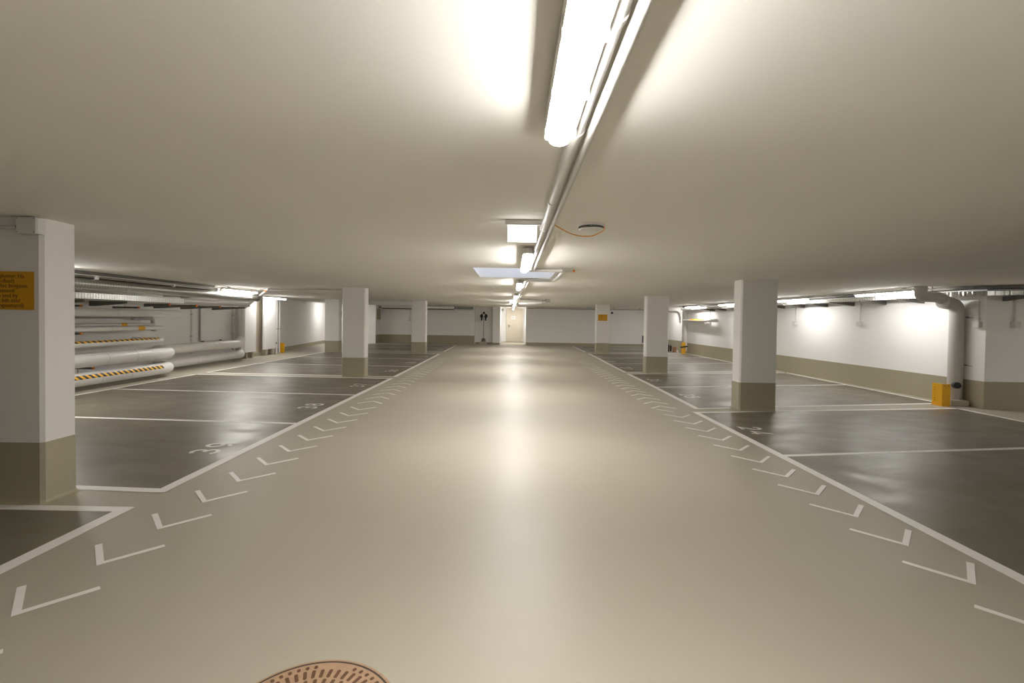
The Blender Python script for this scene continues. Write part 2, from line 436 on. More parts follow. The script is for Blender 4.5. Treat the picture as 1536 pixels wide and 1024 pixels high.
# ------------------------------------------------------------------ luminaires
def stadium(hw, hl, n=8):
    pts = []
    for k in range(n+1):
        a = math.pi*k/n; pts.append((hw*math.cos(a), hl-hw+hw*math.sin(a)))
    for k in range(n+1):
        a = math.pi+math.pi*k/n; pts.append((hw*math.cos(a), -hl+hw+hw*math.sin(a)))
    return pts
def make_lamp(m='lamp'):
    t = thing('tube_lamp', (0, 0, 0), '', 'lamp', 'lit tube lamps')
    mb = MB(); hl = .765
    mb.prism(stadium(.048, hl), -.073, -.022)
    for y in (-.5, .5): mb.box(-.02, .02, y-.03, y+.03, -.024, 0)
    mb.build('lamp_housing', 'plastic', t, 'pale grey lamp housing')
    mb = MB(); bm = mb.bm; lv = [(.0385, -.070), (.0385, -.076), (.0365, -.088), (.030, -.099), (.018, -.105), (.006, -.107)]
    rings = [[bm.verts.new((x, y, z)) for x, y in stadium(w, hl-.035+(w-.0385))] for w, z in lv]
    n = len(rings[0])
    for a, b in zip(rings, rings[1:]):
        for i in range(n): bm.faces.new((a[i], a[(i+1)%n], b[(i+1)%n], b[i]))
    bm.faces.new(rings[0]); bm.faces.new(rings[-1])
    mb.build('lamp_diffuser', m, t, 'glowing white diffuser')
    for y in (-.66, -.4, -.13, .13, .4, .66):
        for sx in (-1, 1):
            MB().box(min(sx*.040, sx*.050), max(sx*.040, sx*.050), y-.012, y+.012, -.088, -.045).build('clip', 'plastic', t)
    return t
protos = {}
def lamp(x, y, label, m='lamp', z=CEIL):
    if m in protos: o = copy_tree(protos[m])
    else: o = protos[m] = make_lamp(m)
    o.location = (x, y, z); o['label'] = label
    return o
lamp(.142, .89, 'nearest and largest lit tube lamp overhead, running off the top edge')
lamp(.127, 5.19, 'lit tube lamp over the aisle ending at the ceiling light well, second from the camera')
lamp(.095, 8.88, 'lit tube lamp over the aisle just beyond the ceiling light well')
lamp(.055, 13.2, 'small lit tube lamp over the aisle in front of the far lit sign')
lamp(.035, 17.7, 'lit tube lamp hidden behind the far lit sign')
lamp(.02, 21.9, 'last visible lit tube lamp over the aisle, in front of the beige door')
lamp(-.02, 28.0, 'lit tube lamp inside the bright door alcove', 'lamp_weak')
lamp(.15, -3.6, 'lit tube lamp behind the camera', 'lamp_weak')
lamp(-6.80, 11.95, 'lit tube lamp beside the steel duct on the left')
lamp(-8.2, 16.5, 'lit tube lamp over the white casings on the left', 'lamp_weak')
lamp(-6.72, 6.5, 'lit tube lamp over the nearest pipes, hidden by the near left pillar')
lamp(-8.95, 24.1, 'lit tube lamp lighting the far left wall', 'lamp_weak')
lamp(7.15, 9.32, 'lit tube lamp beside the big grey drain pipe on the right', 'lamp_weak')
lamp(7.2, 12.5, 'lit tube lamp on the right, just right of the nearest right pillar', 'lamp_weak')
lamp(7.2, 16.1, 'lit tube lamp on the right, just left of the nearest right pillar', 'lamp_weak')
lamp(7.2, 19.35, 'lit tube lamp in the far right corner above the yellow strip pipe', 'lamp_weak')
lamp(7.3, 23.6, 'lit tube lamp beyond the riser in the far right corner', 'lamp_weak')

lamp(9.4, 5.2, 'lit tube lamp beyond the right frame edge, in front of the camera-facing wall', 'lamp_weak')

# ------------------------------------------------------------------ aisle conduits
def conduit_pair():
    t = thing('ceiling_conduit', (.235, 8, CEIL), 'pair of white conduits along the ceiling beside the aisle lamps', 'conduit')
    z = CEIL-.034
    def run(x0, y0, x1, y1, r, nm='pipe'):
        return [(x0, y0, z), (x1, y1, z)]
    for dx, r, m, d in ((0, .0245, 'conduit', 0), (.052, .015, 'plastic', .03)):
        pth = bend([(.205+dx, -4.5, z), (.205+dx, 6.30-d, z), (.66+d, 6.30-d, z), (.66+d, 7.94+d, z), (.20+dx, 7.94+d, z), (.135+dx*.8, 16, z), (.10+dx*.6, 26.3, z)], .08, 6)
        MB().tube(pth, r, 16).build('pipe', m, t)
    ys = [-3.2, -2.2, -1.2, -.3, .5, 1.02, 1.64, 2.62, 3.4, 4.3, 5.2, 6.0, 8.3, 9.2, 10.2, 11.2, 12.3, 13.4, 14.6, 16, 17.5, 19, 21, 23, 25]
    for y in ys:
        x = .205 if y < 7 else .20-.065*(y-7.94)/8
        mb = MB()
        mb.tube([(x, y-.011, z), (x, y+.011, z)], .0285, 16)
        mb.box(x-.012, x+.012, y-.01, y+.01, z+.01, CEIL)
        mb.build('pipe_clip', 'white', t)
    # joint sleeves
    for y in (1.68, 2.66, 4.45):
        MB().tube([(.205, y-.045, z), (.205, y+.045, z)], .0275, 16).build('sleeve', 'conduit', t)
    MB().box(.63, .76, 6.235, 6.32, CEIL-.045, CEIL).build('corner_bracket', 'galv', t, 'steel corner bracket')
    MB().tube([(.775, 6.33, z), (.80, 6.33, z)], .016, 12).build('end_cap', 'orange', t, 'orange end cap')
    return t
conduit_pair()
# second loop of the conduit, far down the aisle
t = thing('ceiling_conduit', (.6, 16, CEIL), 'grey conduit bars reaching right from the aisle conduit, far along the ceiling', 'conduit')
MB().tube(bend([(.23, 15.0, 2.03), (1.1, 15.9, 2.03), (1.1, 15.95, 2.03)], .05), .035, 12).build('pipe', 'plastic', t)
MB().tube(bend([(.22, 18.2, 2.0), (1.06, 17.9, 2.03)], .05), .045, 12).build('pipe', 'drain', t)
MB().box(1.04, 1.2, 15.85, 16.05, 1.98, CEIL).build('corner_bracket', 'galv', t)

# ------------------------------------------------------------------ lit signs, detector
def lit_sign(x, y, label, s=1.):
    t = thing('lit_sign', (x, y, CEIL), label, 'sign')
    MB().box(x-.118, x+.118, y-.03, y+.03, CEIL-.036, CEIL).build('sign_housing', 'plastic', t, 'pale grey housing', bevel=.005)
    MB().tube([(x+.118, y, CEIL-.025), (x+.15, y, CEIL-.03)], .008, 8).build('cable_gland', 'plastic', t)
    MB().box(x-.099, x+.099, y-.008, y+.008, CEIL-.148, CEIL-.037).build('sign_panel', 'signlit', t, 'glowing white panel')
    return t
lit_sign(.052, 3.3, 'near lit white sign box hanging left of the aisle conduits')
lit_sign(-.03, 16.0, 'far small lit white sign box above the beige door')

t = thing('smoke_detector', (.542, 3.42, CEIL), 'round white smoke detector on the ceiling right of the conduits', 'detector')
MB().lathe([(.097, -.012), (.097, 0), (.06, 0.0)][::-1] + [(.09, -.016)], (.542, 3.42, CEIL), 32).build('detector_base', 'white', t)
mb = MB()
for k in range(16):
    a = 2*math.pi*k/16
    for j in range(1):
        c, s = math.cos(a), math.sin(a); r = .088; w = .013
        mb.prism([(.542+r*c-w*s, 3.42+r*s+w*c), (.542+r*c+w*s, 3.42+r*s-w*c), (.542+(r-.012)*c+w*s, 3.42+(r-.012)*s-w*c), (.542+(r-.012)*c-w*s, 3.42+(r-.012)*s+w*c)], CEIL-.025, CEIL-.014)
mb.build('vent_slots', 'darkmetal', t, 'dark vent slots')
MB().lathe([(.086, -.030), (.080, -.040), (.06, -.048), (.03, -.052), (.004, -.053)], (.542, 3.42, CEIL), 32).build('detector_cover', 'white', t)
pth = [(.275, 3.36, 2.064), (.36, 3.50, 2.05), (.44, 3.62, 2.045), (.53, 3.70, 2.045), (.60, 3.68, 2.048), (.638, 3.56, 2.055), (.645, 3.46, 2.06), (.62, 3.38, 2.066)]
def smooth(P, n=6):
    P = [Vector(p) for p in P]; Q = [P[0]]+P+[P[-1]]; out = []
    for i in range(1, len(Q)-2):
        for j in range(n):
            u = j/n; a, b, c, d = Q[i-1], Q[i], Q[i+1], Q[i+2]
            out.append(.5*((2*b)+(-a+c)*u+(2*a-5*b+4*c-d)*u*u+(-a+3*b-3*c+d)*u**3))
    out.append(P[-1]); return out
tag(MB().tube(smooth(pth), .0042, 8).build('cable', 'cable'), 'orange cable looping from the aisle conduit to the smoke detector', 'cable')

# ------------------------------------------------------------------ amber sign plates
def plate(x0, x1, z0, z1, y, label, lines, size, m2='ink', xt=None):
    t = thing('sign_plate', ((x0+x1)/2, y, (z0+z1)/2), label, 'sign')
    MB().box(x0, x1, y-.004, y, z0, z1).build('plate', 'sign', t)
    dz = (z1-z0-.03)/len(lines)
    for i, ln in enumerate(lines):
        text_mesh('lettering', ln, size, m2, t, ((xt if xt is not None else x0+.015), y-.0046, z1-.02-dz*(i+.75)), (math.pi/2, 0, 0))
    return t
plate(-3.83, -3.462, 1.416, 1.692, 3.457, 'large amber sign plate with dark lettering on the nearest left pillar',
      ['Norreglanter: Ha', 'dor -endbad)', 'uns s Elve bregaon.', 'der onnnand/', 'ere ails und by', 'omtrid bth eter', 'dor omgoutserd)'], .041, 'ink', -3.818)
plate(3.565, 3.955, 1.39, 1.657, 20.197, 'small far amber sign plate on the farthest right pillar',
      ['Norgelanter Ha', 'dess Elve bregaon', 'were ails und by', 'so omgoutserd'], .045)

# ------------------------------------------------------------------ junction boxes
def jbox(center, n, label, conduit_to=None, s=(.11, .075, .10), gland=True):
    """n: outward normal of the wall the box sits on ('-x' right wall, '+x' left wall, '-y' facing wall); center on the wall face"""
    x, y, z = center
    t = thing('junction_box', center, label, 'junction box')
    w, d, h = s
    def bx(u0, u1, v0, v1, z0, z1):
        mb = MB()
        if n == '-y': return mb.box(x+u0, x+u1, y-v1, y-v0, z0, z1)
        if n == '-x': return mb.box(x-v1, x-v0, y+u0, y+u1, z0, z1)
        return mb.box(x+v0, x+v1, y+u0, y+u1, z0, z1)
    bx(-w/2, w/2, 0, d*.72, z-h/2, z+h/2).build('box_body', 'plastic', t, bevel=.004)
    bx(-w/2-.002, w/2+.002, d*.73, d, z-h/2-.002, z+h/2+.002).build('box_lid', 'plastic', t, bevel=.004)
    if conduit_to:
        o = .022
        p = {'-y': (x, y-o, 0), '-x': (x-o, y, 0), '+x': (x+o, y, 0)}[n]
        MB().tube([(p[0], p[1], z+h/2), (p[0], p[1], conduit_to)], .0105, 10).build('riser_conduit', 'plastic', t)
        for f in (.12, .85):
            zz = z+h/2+(conduit_to-z-h/2)*f
            bx(-.016, .016, 0, .034, zz-.009, zz+.009).build('pipe_clip', 'plastic', t)
    return t
def rwx(y): return 7.985+(7.74-7.985)*(y-8.12)/(21.75-8.12)
jbox((rwx(8.2)-.0, 8.23, 1.43), '-x', 'grey junction box on the right wall just beside its outer corner', 1.86)
jbox((8.45, 8.12, 1.435), '-y', 'grey junction box on the camera-facing wall at the right edge', 1.88)
jbox((rwx(10.96), 10.96, 1.412), '-x', 'grey junction box midway along the lit right wall, left of the drain pipe', 1.90)
jbox((rwx(13.4), 13.4, 1.40), '-x', 'grey junction box on the right wall next to the nearest right pillar', 1.90)
jbox((rwx(18.95), 18.95, 1.39), '-x', 'grey junction box on the right wall near the pipe with the yellow strip', 1.90)
jbox((8.15, 23.4, 1.40), '-x', 'grey junction box in the far right recess', 1.90)
# box on the near left pillar
t = thing('junction_box', (-3.445, 3.46, 2.012), 'grey junction box at the top of the nearest left pillar', 'junction box')
MB().box(-3.515, -3.378, 3.395, 3.462, 1.957, 2.068).build('box_body', 'plastic', t, bevel=.004)
MB().box(-3.517, -3.376, 3.382, 3.394, 1.955, 2.070).build('box_lid', 'plastic', t, bevel=.003)
MB().tube([(-3.515, 3.425, 2.005), (-3.545, 3.425, 2.005)], .02, 12).build('cable_gland', 'darkmetal', t)
MB().tube([(-3.54, 3.425, 2.005), (-3.94, 3.425, 2.005)], .0125, 12).build('side_conduit', 'plastic', t)
for dx, dz in ((-3.507, 1.965), (-3.388, 1.965), (-3.507, 2.060), (-3.388, 2.060)):
    MB().tube([(dx, 3.383, dz), (dx, 3.3805, dz)], .0035, 8).build('screw', 'darkmetal', t)
# small grey box on the side of the back left pillar
tag(MB().box(-6.829, -6.79, 18.88, 19.0, 1.36, 1.62).build('switch_box', 'plastic'), 'small grey box on the side of the back left pillar', 'box')

# ------------------------------------------------------------------ left pipes
def tape(t, x, z, r, y0, y1, a0, a1, m='hazard'):
    """curved tape lying on a pipe of radius r, from angle a0 to a1 (deg, 0=+x, 90=up)"""
    mb = MB(); bm = mb.bm; n = 6
    o = [[bm.verts.new((x+(r+g)*math.cos(math.radians(a0+(a1-a0)*k/n)), y, z+(r+g)*math.sin(math.radians(a0+(a1-a0)*k/n)))) for k in range(n+1)] for y in (y0, y1) for g in (.0008, .003)]
    A, B, C, D = o
    for k in range(n):
        bm.faces.new((B[k], B[k+1], D[k+1], D[k])); bm.faces.new((A[k], C[k], C[k+1], A[k+1]))
        bm.faces.new((A[k], A[k+1], B[k+1], B[k])); bm.faces.new((C[k], D[k], D[k+1], C[k+1]))
    bm.faces.new((A[0], B[0], D[0], C[0])); bm.faces.new((A[n], C[n], D[n], B[n]))
    return mb.build('hazard_tape', m, t, 'yellow and black striped tape')
def seams(t, x, z, r, ys):
    for y in ys: MB().tube([(x, y-.004, z), (x, y+.004, z)], r+.002, 28).build('jacket_seam', 'drain', t)
PX = -7.75
def jacket_pipe(label, z, r, path, seam_ys=(), tp=None):
    t = thing('insulated_pipe', (PX, 8, z), label, 'pipe')
    MB().tube(path, r, 28).build('pipe_jacket', 'insul', t)
    seams(t, PX, z, r, seam_ys)
    if tp: tape(t, PX, z, r, *tp)
    return t
big = lambda z, e: bend([(PX, -2, z), (PX, 10.86, z), (-8.42, 11.24, z), (-8.42, e, z)], .2, 8)
t = jacket_pipe('lowest thick grey pipe near the floor, with striped tape on its near length', .20, .123,
    bend([(PX, -2, .20), (PX, 10.80, .20), (-8.40, 11.25, .20), (-8.40, 14.78, .20), (-8.66, 15.16, .20)], .22, 8), (8.9, 9.6), (4.0, 10.45, 8, 42))
seams(t, -8.40, .20, .123, (12.6, 13.9))
MB().tube(bend([(-8.62, 15.14, .20), (-8.64, 15.2, .30), (-8.64, 15.2, 1.70)], .1), .085, 20).build('riser', 'insul', t)
t = jacket_pipe('second thick grey pipe from the floor, running above the lowest one', .535, .123,
    bend([(PX, -2, .535), (PX, 10.80, .535), (-8.40, 11.25, .545), (-8.40, 14.62, .525), (-8.40, 14.80, .66)], .16, 8), (9.05, 9.75))
seams(t, -8.40, .535, .123, (13.3,))
MB().tube(bend([(-8.40, 14.60, .54), (-8.40, 14.84, .60), (-8.40, 14.86, 1.62)], .14), .055, 18).build('riser', 'insul', t)
jacket_pipe('thin grey pipe wrapped in striped tape above the two thick pipes', .83, .055,
    bend([(PX, -2, .83), (PX, 10.58, .83), (-8.44, 10.62, .83)], .10, 8), (), (4.0, 10.42, 25, 95))
t = jacket_pipe('slim grey pipe with small yellow markers below the uppermost grey pipe', 1.10, .044,
    bend([(PX, -2, 1.10), (PX, 10.62, 1.10), (-8.44, 10.66, 1.10)], .10, 8), (9.2,))
MB().tube([(PX, 9.85, 1.10), (PX, 10.02, 1.10)], .0455, 20).build('marker_band', 'yellow', t, 'yellow marker band')
jacket_pipe('uppermost thick pale grey pipe at eye height with a rounded end', 1.415, .080,
    bend([(PX, -2, 1.415), (PX, 11.12, 1.415), (-8.94, 11.14, 1.415)], .12, 8), (9.3,))
t = thing('small_pipe', (-8.05, 8, 1.15), 'narrow grey pipe with bent end behind the slim pipe', 'pipe')
MB().tube(bend([(-8.05, -2, 1.17), (-8.05, 10.75, 1.17), (-8.05, 10.78, 1.02)], .08, 6), .03, 16).build('pipe', 'insul', t)
MB().tube([(-8.05, 9.8, 1.17), (-8.05, 9.95, 1.17)], .0315, 16).build('marker_band', 'yellow', t, 'yellow marker band')
t = thing('small_pipe', (-8.15, 8, 1.30), 'darker grey pipe with a bent end against the left wall pier', 'pipe')
MB().tube(bend([(-8.2, 10.3, 1.30), (-8.2, 10.88, 1.30), (-8.2, 10.9, 1.02)], .08, 6), .04, 16).build('pipe', 'drain', t)
tag(MB().box(-8.449, -8.33, -2, 10.7, 1.20, 1.30).build('trunking', 'insul'), 'pale flat trunking along the left wall pier behind the slim pipe', 'trunking')
# pipe supports on the pier
for (y, z, lab) in ((8.75, 1.02, 'steel pipe support with orange cap under the slim grey pipe'), (8.75, 1.53, 'steel pipe support with orange cap above the uppermost grey pipe'),
                    (10.1, 1.53, 'farther steel pipe support with orange cap above the uppermost grey pipe'), (9.0, .36, 'steel pipe support with orange cap between the two thick pipes')):
    t = thing('pipe_support', (-8.1, y, z), lab, 'bracket')
    MB().box(-8.449, -7.92, y-.02, y+.02, z-.018, z+.018).build('support_arm', 'darkmetal', t)
    MB().box(-7.92, -7.895, y-.022, y+.022, z-.021, z+.021).build('end_cap', 'orange', t, 'orange end cap')
    if z > 1.4 or z < .9 : MB().tube([(-8.2, y, z-.1), (-8.2, y, z+.06)], .006, 8).build('threaded_rod', 'galv', t)

# ducts and trays under the left ceiling
M['spiral'] = spiral
t = thing('round_duct', (-7.0, 8, 1.88), 'long round shiny steel duct under the left ceiling', 'duct')
MB().tube([(-7.0, -2, 1.88), (-7.0, 13.05, 1.88)], .103, 32).build('duct_tube', 'spiral', t)
for y in (6.6, 8.6, 10.6, 12.6):
    MB().tube([(-7.0, y-.02, 1.88), (-7.0, y+.02, 1.88)], .1055, 32).build('duct_collar', 'galv', t)
for y in (7.95, 9.75, 11.2, 12.7):
    mb = MB().box(-6.94, -6.90, y-.02, y+.02, 1.955, 2.02); mb.box(-6.95, -6.89, y-.04, y+.04, 2.0, 2.012)
    mb.build('duct_hanger', 'white', t, 'white duct hanger')
tag(MB().box(-7.40, -6.92, -2, 11.1, 2.035, 2.0785).build('flat_tray', 'darkmetal'), 'flat dark tray pressed against the left ceiling above the duct', 'cable tray')
t = thing('pipe_run', (-6.8, 8, 2.02), 'thin grey tube along the left ceiling edge above the duct', 'pipe')
MB().tube([(-6.93, -2, 2.015), (-6.93, 11.0, 2.015)], .016, 12).build('pipe', 'drain', t)

def ribbed(path, w, h, pitch=.035, amp=.010, z=0.):
    """cable tray with ribbed upright sides swept along a plan path; returns side+floor mesh"""
    P = [Vector((x, y, 0)) for x, y in path]
    st = []; 
    for a, b in zip(P, P[1:]):
        n = max(1, math.ceil((b-a).length/pitch))
        for k in range(n): st.append((a+(b-a)*k/n, (b-a).normalized()))
    st.append((P[-1], (P[-1]-P[-2]).normalized()))
    mb = MB()
    def ring(i):
        p, d = st[i]; n = Vector((-d.y, d.x, 0)); o = amp*(i % 2)
        a = p+n*(w/2+o); b = p-n*(w/2+o)
        a2 = p+n*(w/2-.018); b2 = p-n*(w/2-.018)
        return [(a.x, a.y, z), (a.x, a.y, z+h), (a2.x, a2.y, z+h), (a2.x, a2.y, z+.012), (b2.x, b2.y, z+.012), (b2.x, b2.y, z+h), (b.x, b.y, z+h), (b.x, b.y, z)]
    mb.sweep(st, ring)
    return mb
t = thing('cable_tray', (-7.45, 8, 1.65), 'ribbed steel cable tray under the round duct on the left', 'cable tray')
ribbed([(-7.48, -1), (-7.48, 10.55)], .42, .10, .028, .013, 1.645).build('tray_rails', 'galv', t)
mb = MB()
for k, (dx, r) in enumerate(((-.12, .02), (-.05, .016), (.03, .022), (.11, .018))):
    mb.tube([(-7.48+dx, -1, 1.66+r), (-7.48+dx, 10.6, 1.66+r)], r, 8)
mb.build('cables', 'darkmetal', t, 'dark cables lying in the tray')
t = thing('pipe_run', (-7.4, 12, 1.78), 'two slim pale pipes behind the tray end under the left ceiling', 'pipe')
MB().tube([(-7.40, 10.68, 1.765), (-7.40, 13.45, 1.79)], .030, 14).build('pipe', 'insul', t)
MB().tube([(-7.62, 10.68, 1.70), (-7.62, 13.7, 1.73)], .030, 14).build('pipe', 'insul', t)
MB().tube([(-7.95, 10.4, 1.678), (-7.95, 14.4, 1.685)], .030, 14).build('pipe', 'drain', t)
for y in (10.95, 12.0, 13.2): MB().box(-8.0, -7.36, y-.02, y+.02, 1.80, 1.835).build('pipe_clamp', 'galv', t)
for i, y in enumerate((7.7, 8.6, 9.55, 10.98, 11.92, 12.88, 14.1)):
    t = thing('tray_bracket', (-8.4, y, 1.6), 'steel wedge bracket under the left trays, ' + ['hidden behind the near pillar', 'right beside the near pillar', 'second right of the near pillar', 'with an orange cap above the rounded pipe end', 'with an orange cap beside the thin upright conduit', 'with an orange cap before the white board', 'beside the corner riser'][i], 'bracket', 'left tray brackets')
    xw, tip = (-8.45, -7.72) if y < 10.9 else (-8.95, -7.90)
    mb = MB(); bm = mb.bm
    pr = [(xw, 1.64), (xw, 1.54), (xw+.10, 1.54), (tip, 1.60), (tip, 1.64)]
    a = [bm.verts.new((x, y-.022, z)) for x, z in pr]; b = [bm.verts.new((x, y+.022, z)) for x, z in pr]
    bm.faces.new(a); bm.faces.new(b[::-1])
    for k in range(5): bm.faces.new((a[k], b[k], b[(k+1)%5], a[(k+1)%5]))
    mb.build('bracket_arm', 'darkmetal', t)
    if 10 < y < 13.5: MB().box(tip, tip+.025, y-.024, y+.024, 1.590, 1.645).build('end_cap', 'orange', t, 'orange end cap')

# white board, risers, casings in the left recess
t = thing('wall_board', (-8.93, 14.15, 1.12), 'square white board raised off the left wall above the thick pipes', 'board')
MB().box(-8.90, -8.865, 13.60, 14.75, .655, 1.60).build('board', 'wall', t, bevel=.004)
for y in (13.75, 14.6): MB().box(-8.95, -8.90, y-.03, y+.03, .62, 1.62).build('board_batten', 'darkmetal', t)
for (x, y, r, lab) in ((-8.92, 13.28, .018, 'thin grey upright conduit left of the white board'), (-8.90, 15.2, .022, 'thin pale upright conduit right of the white board')):
    t = thing('riser_conduit', (x, y, 0), lab, 'conduit')
    MB().tube([(x, y, .30), (x, y, 1.68)], r, 12).build('pipe', 'insul', t)
    for z in (.8, 1.4): MB().box(x-.03, x+.02, y-.02, y+.02, z-.015, z+.015).build('pipe_clip', 'drain', t)
# near casing with sloping top
t = thing('pipe_casing', (-8.75, 15.7, 0), 'bright white pipe casing with a slanted top beside the thick pipe ends', 'casing')
def yz_prism(x0, x1, pts):
    mb = MB(); bm = mb.bm
    a = [bm.verts.new((x0, y, z)) for y, z in pts]; b = [bm.verts.new((x1, y, z)) for y, z in pts]; n = len(pts)
    bm.faces.new(a); bm.faces.new(b[::-1])
    for k in range(n): bm.faces.new((a[k], b[k], b[(k+1)%n], a[(k+1)%n]))
    return mb
yz_prism(-8.66, -8.60, [(15.36, .20), (16.0, .20), (16.0, 1.93), (15.36, 1.665)]).build('casing_panel', 'wall', t)
MB().box(-8.945, -8.66, 15.42, 15.6, .20, 1.66).build('casing_frame', 'insul', t)
for y in (15.5, 15.85): MB().box(-8.85, -8.62, y-.05, y+.05, 0, .20).build('casing_foot', 'concrete', t, 'beige foot')
t = thing('pipe_casing', (-8.8, 17.0, 0), 'second white pipe casing right of the beige door on the left', 'casing')
MB().box(-8.70, -8.65, 16.61, 17.45, .215, CEIL).build('casing_panel', 'wall', t)
MB().box(-8.945, -8.70, 17.2, 17.4, .215, CEIL).build('casing_frame', 'insul', t)
for y in (16.8, 17.25): MB().box(-8.80, -8.66, y-.06, y+.06, 0, .215).build('casing_foot', 'concrete', t, 'beige foot')
t = thing('slanted_strip', (-7.3, 13.6, 1.87), 'pale slanted strip rising past the duct ends to the ceiling on the left', 'beam')
mb = MB(); bm = mb.bm
A = Vector((-8.56, 15.25, 1.655)); B = Vector((-6.16, 12.06, 2.078)); ax = (B-A).normalized(); sd = ax.cross(Vector((0, 0, 1))).normalized(); uu = sd.cross(ax)
ra = [bm.verts.new(A + sd*a*.03 + uu*b*.035) for a, b in ((-1, -1), (1, -1), (1, 1), (-1, 1))]
rb = [bm.verts.new(Vector((v.x, v.y, min(v.z, CEIL-.001)))) for v in [B + sd*a*.03 + uu*b*.035 for a, b in ((-1, -1), (1, -1), (1, 1), (-1, 1))]]
bm.faces.new(ra[::-1]); bm.faces.new(rb)
for k in range(4): bm.faces.new((ra[k], ra[(k+1)%4], rb[(k+1)%4], rb[k]))
mb.build('strip', 'insul', t)
MB().box(-6.30, -6.24, 12.08, 12.13, 2.0, 2.04).build('end_cap', 'orange', t, 'orange end cap')
d = MB().box(-8.948, -8.90, 16.40, 17.15, .10, 1.96).build('door_1', 'door'); d['kind'] = 'structure'
MB().tube([(-8.9, 16.47, 1.0), (-8.86, 16.47, 1.0)], .012, 10).build('door_handle', 'black', d, 'dark door handle')
struct('trim_2', MB().box(-8.949, -8.82, 16.02, 17.18, 0, .10), 'concrete')
for y, lab, r in ((17.62, 'thicker white riser pipe left of the yellow guard', .05), (17.85, 'thinner white riser pipe behind the yellow guard', .03)):
    t = thing('riser_pipe', (-8.72, y, 0), lab, 'pipe')
    MB().tube([(-8.72, y, .02), (-8.72, y, CEIL)], r, 16).build('pipe', 'insul', t)
    MB().tube([(-8.72, y, .9), (-8.72, y, .94)], r+.006, 16).build('pipe_collar', 'drain', t)
    if r > .04:
        MB().tube([(-8.72, y-.04, .40), (-8.72, y-.09, .40)], .045, 16).build('cleanout_cap', 'black', t, 'round black cap')
t = thing('ceiling_conduit', (-5, 11.8, 2.05), 'thin conduit crossing the ceiling left of the second left pillar', 'conduit')
MB().tube([(-6.0, 11.8, 2.052), (-3.98, 11.62, 2.052)], .016, 12).build('pipe', 'drain', t)
for x in (-5.95, -5.3, -4.6): MB().box(x-.02, x+.02, 11.70, 11.84, 2.05, CEIL).build('pipe_clip', 'plastic', t)

# ------------------------------------------------------------------ yellow guards
def guard(x, y, label, dirx=1, depth=.16, w=.15, h=.385):
    """angle guard: a plate facing the camera and a plate facing the aisle, on foot flanges"""
    t = thing('pipe_guard', (x, y, 0), label, 'guard'); s = dirx; T = .012
    mb = MB()
    pts = [(x, y), (x+s*w, y), (x+s*w, y+T), (x+s*T, y+T), (x+s*T, y+depth), (x, y+depth)]
    mb.prism(pts, 0, h)
    mb.build('guard_plates', 'yellow', t)
    MB().box(min(x-s*.03, x+s*(w-.02)), max(x-s*.03, x+s*(w-.02)), y-.03, y+.004, 0, .008).build('foot_flange', 'yellow', t)
    MB().box(min(x-s*.03, x+s*.01), max(x-s*.03, x+s*.01), y, y+depth-.02, 0, .008).build('foot_flange', 'yellow', t)
    for z in (.08, .12, .27, .31):
        MB().tube([(x-s*.001, y+depth*.72, z), (x-s*.004, y+depth*.72, z)], .007, 8).build('bolt', 'ink', t)
    for u in (.3, .75):
        MB().tube([(x+s*w*u, y-.001, h-.035), (x+s*w*u, y-.004, h-.035)], .007, 8).build('bolt', 'ink', t)
    return t
guard(7.475, 8.335, 'yellow steel guard at the foot of the big grey drain pipe', 1, .20, .145, .385)
g = guard(-8.93, 18.28, 'yellow steel guard by the white riser pipes at the left wall', 1, .18, .20, .37)

# ------------------------------------------------------------------ right wall: trays, brackets, drain pipe
cx, cy, R0 = 8.475, 8.58, .73
arc_path = [(cx+R0*math.cos(math.radians(a)), cy+R0*math.sin(math.radians(a))) for a in range(180, 271, 6)]
RTP = [(7.52, 21.2), (7.745, 8.58)] + arc_path[1:] + [(11.3, 7.85)]
t = thing('cable_tray', (7.45, 8.5, 1.9), 'ribbed steel cable tray along the right wall, bending around the near corner', 'cable tray')
ribbed(RTP, .235, .075, .036, .018, 1.910).build('tray_rails', 'galv', t)
mb = MB()
for off, r in ((-.07, .018), (-.02, .024), (.05, .020)):
    pth = []
    for i, (x, y) in enumerate(RTP):
        a = Vector(RTP[max(i-1, 0)]); b = Vector(RTP[min(i+1, len(RTP)-1)]); d = (b-a).normalized()
        pth.append((x-d.y*off, y+d.x*off, 1.923+r))
    mb.tube(pth, r, 8)
mb.build('cables', 'darkmetal', t, 'dark cables lying in the tray')
t = thing('flat_tray', (7.65, 12, 2.04), 'flat dark tray close under the ceiling above the ribbed right tray', 'cable tray')
RT2 = [(7.56, 21.2), (7.74, 8.56)] + [(8.45+.71*math.cos(math.radians(a)), 8.56+.71*math.sin(math.radians(a))) for a in range(186, 271, 6)] + [(11.3, 7.85)]
ribbed(RT2, .22, .045, .3, .0, 2.025).build('tray_rails', 'darkmetal', t)
t = thing('ceiling_conduit', (7.3, 14, 2.06), 'thin conduit along the ceiling above the right lamps', 'conduit')
MB().tube([(7.30, 8.6, 2.066), (7.22, 21, 2.066)], .012, 10).build('pipe', 'plastic', t)
names = ['beside the drain pipe', 'left of the drain pipe', 'just right of the wall box midway', 'just left of the wall box midway', 'third left of the drain pipe', 'midway between the two wall boxes', 'right beside the nearest right pillar',
         'first behind the nearest right pillar', 'second behind the nearest right pillar', 'third behind the nearest right pillar', 'near the far pipe with yellow strip', 'next to the far right riser']
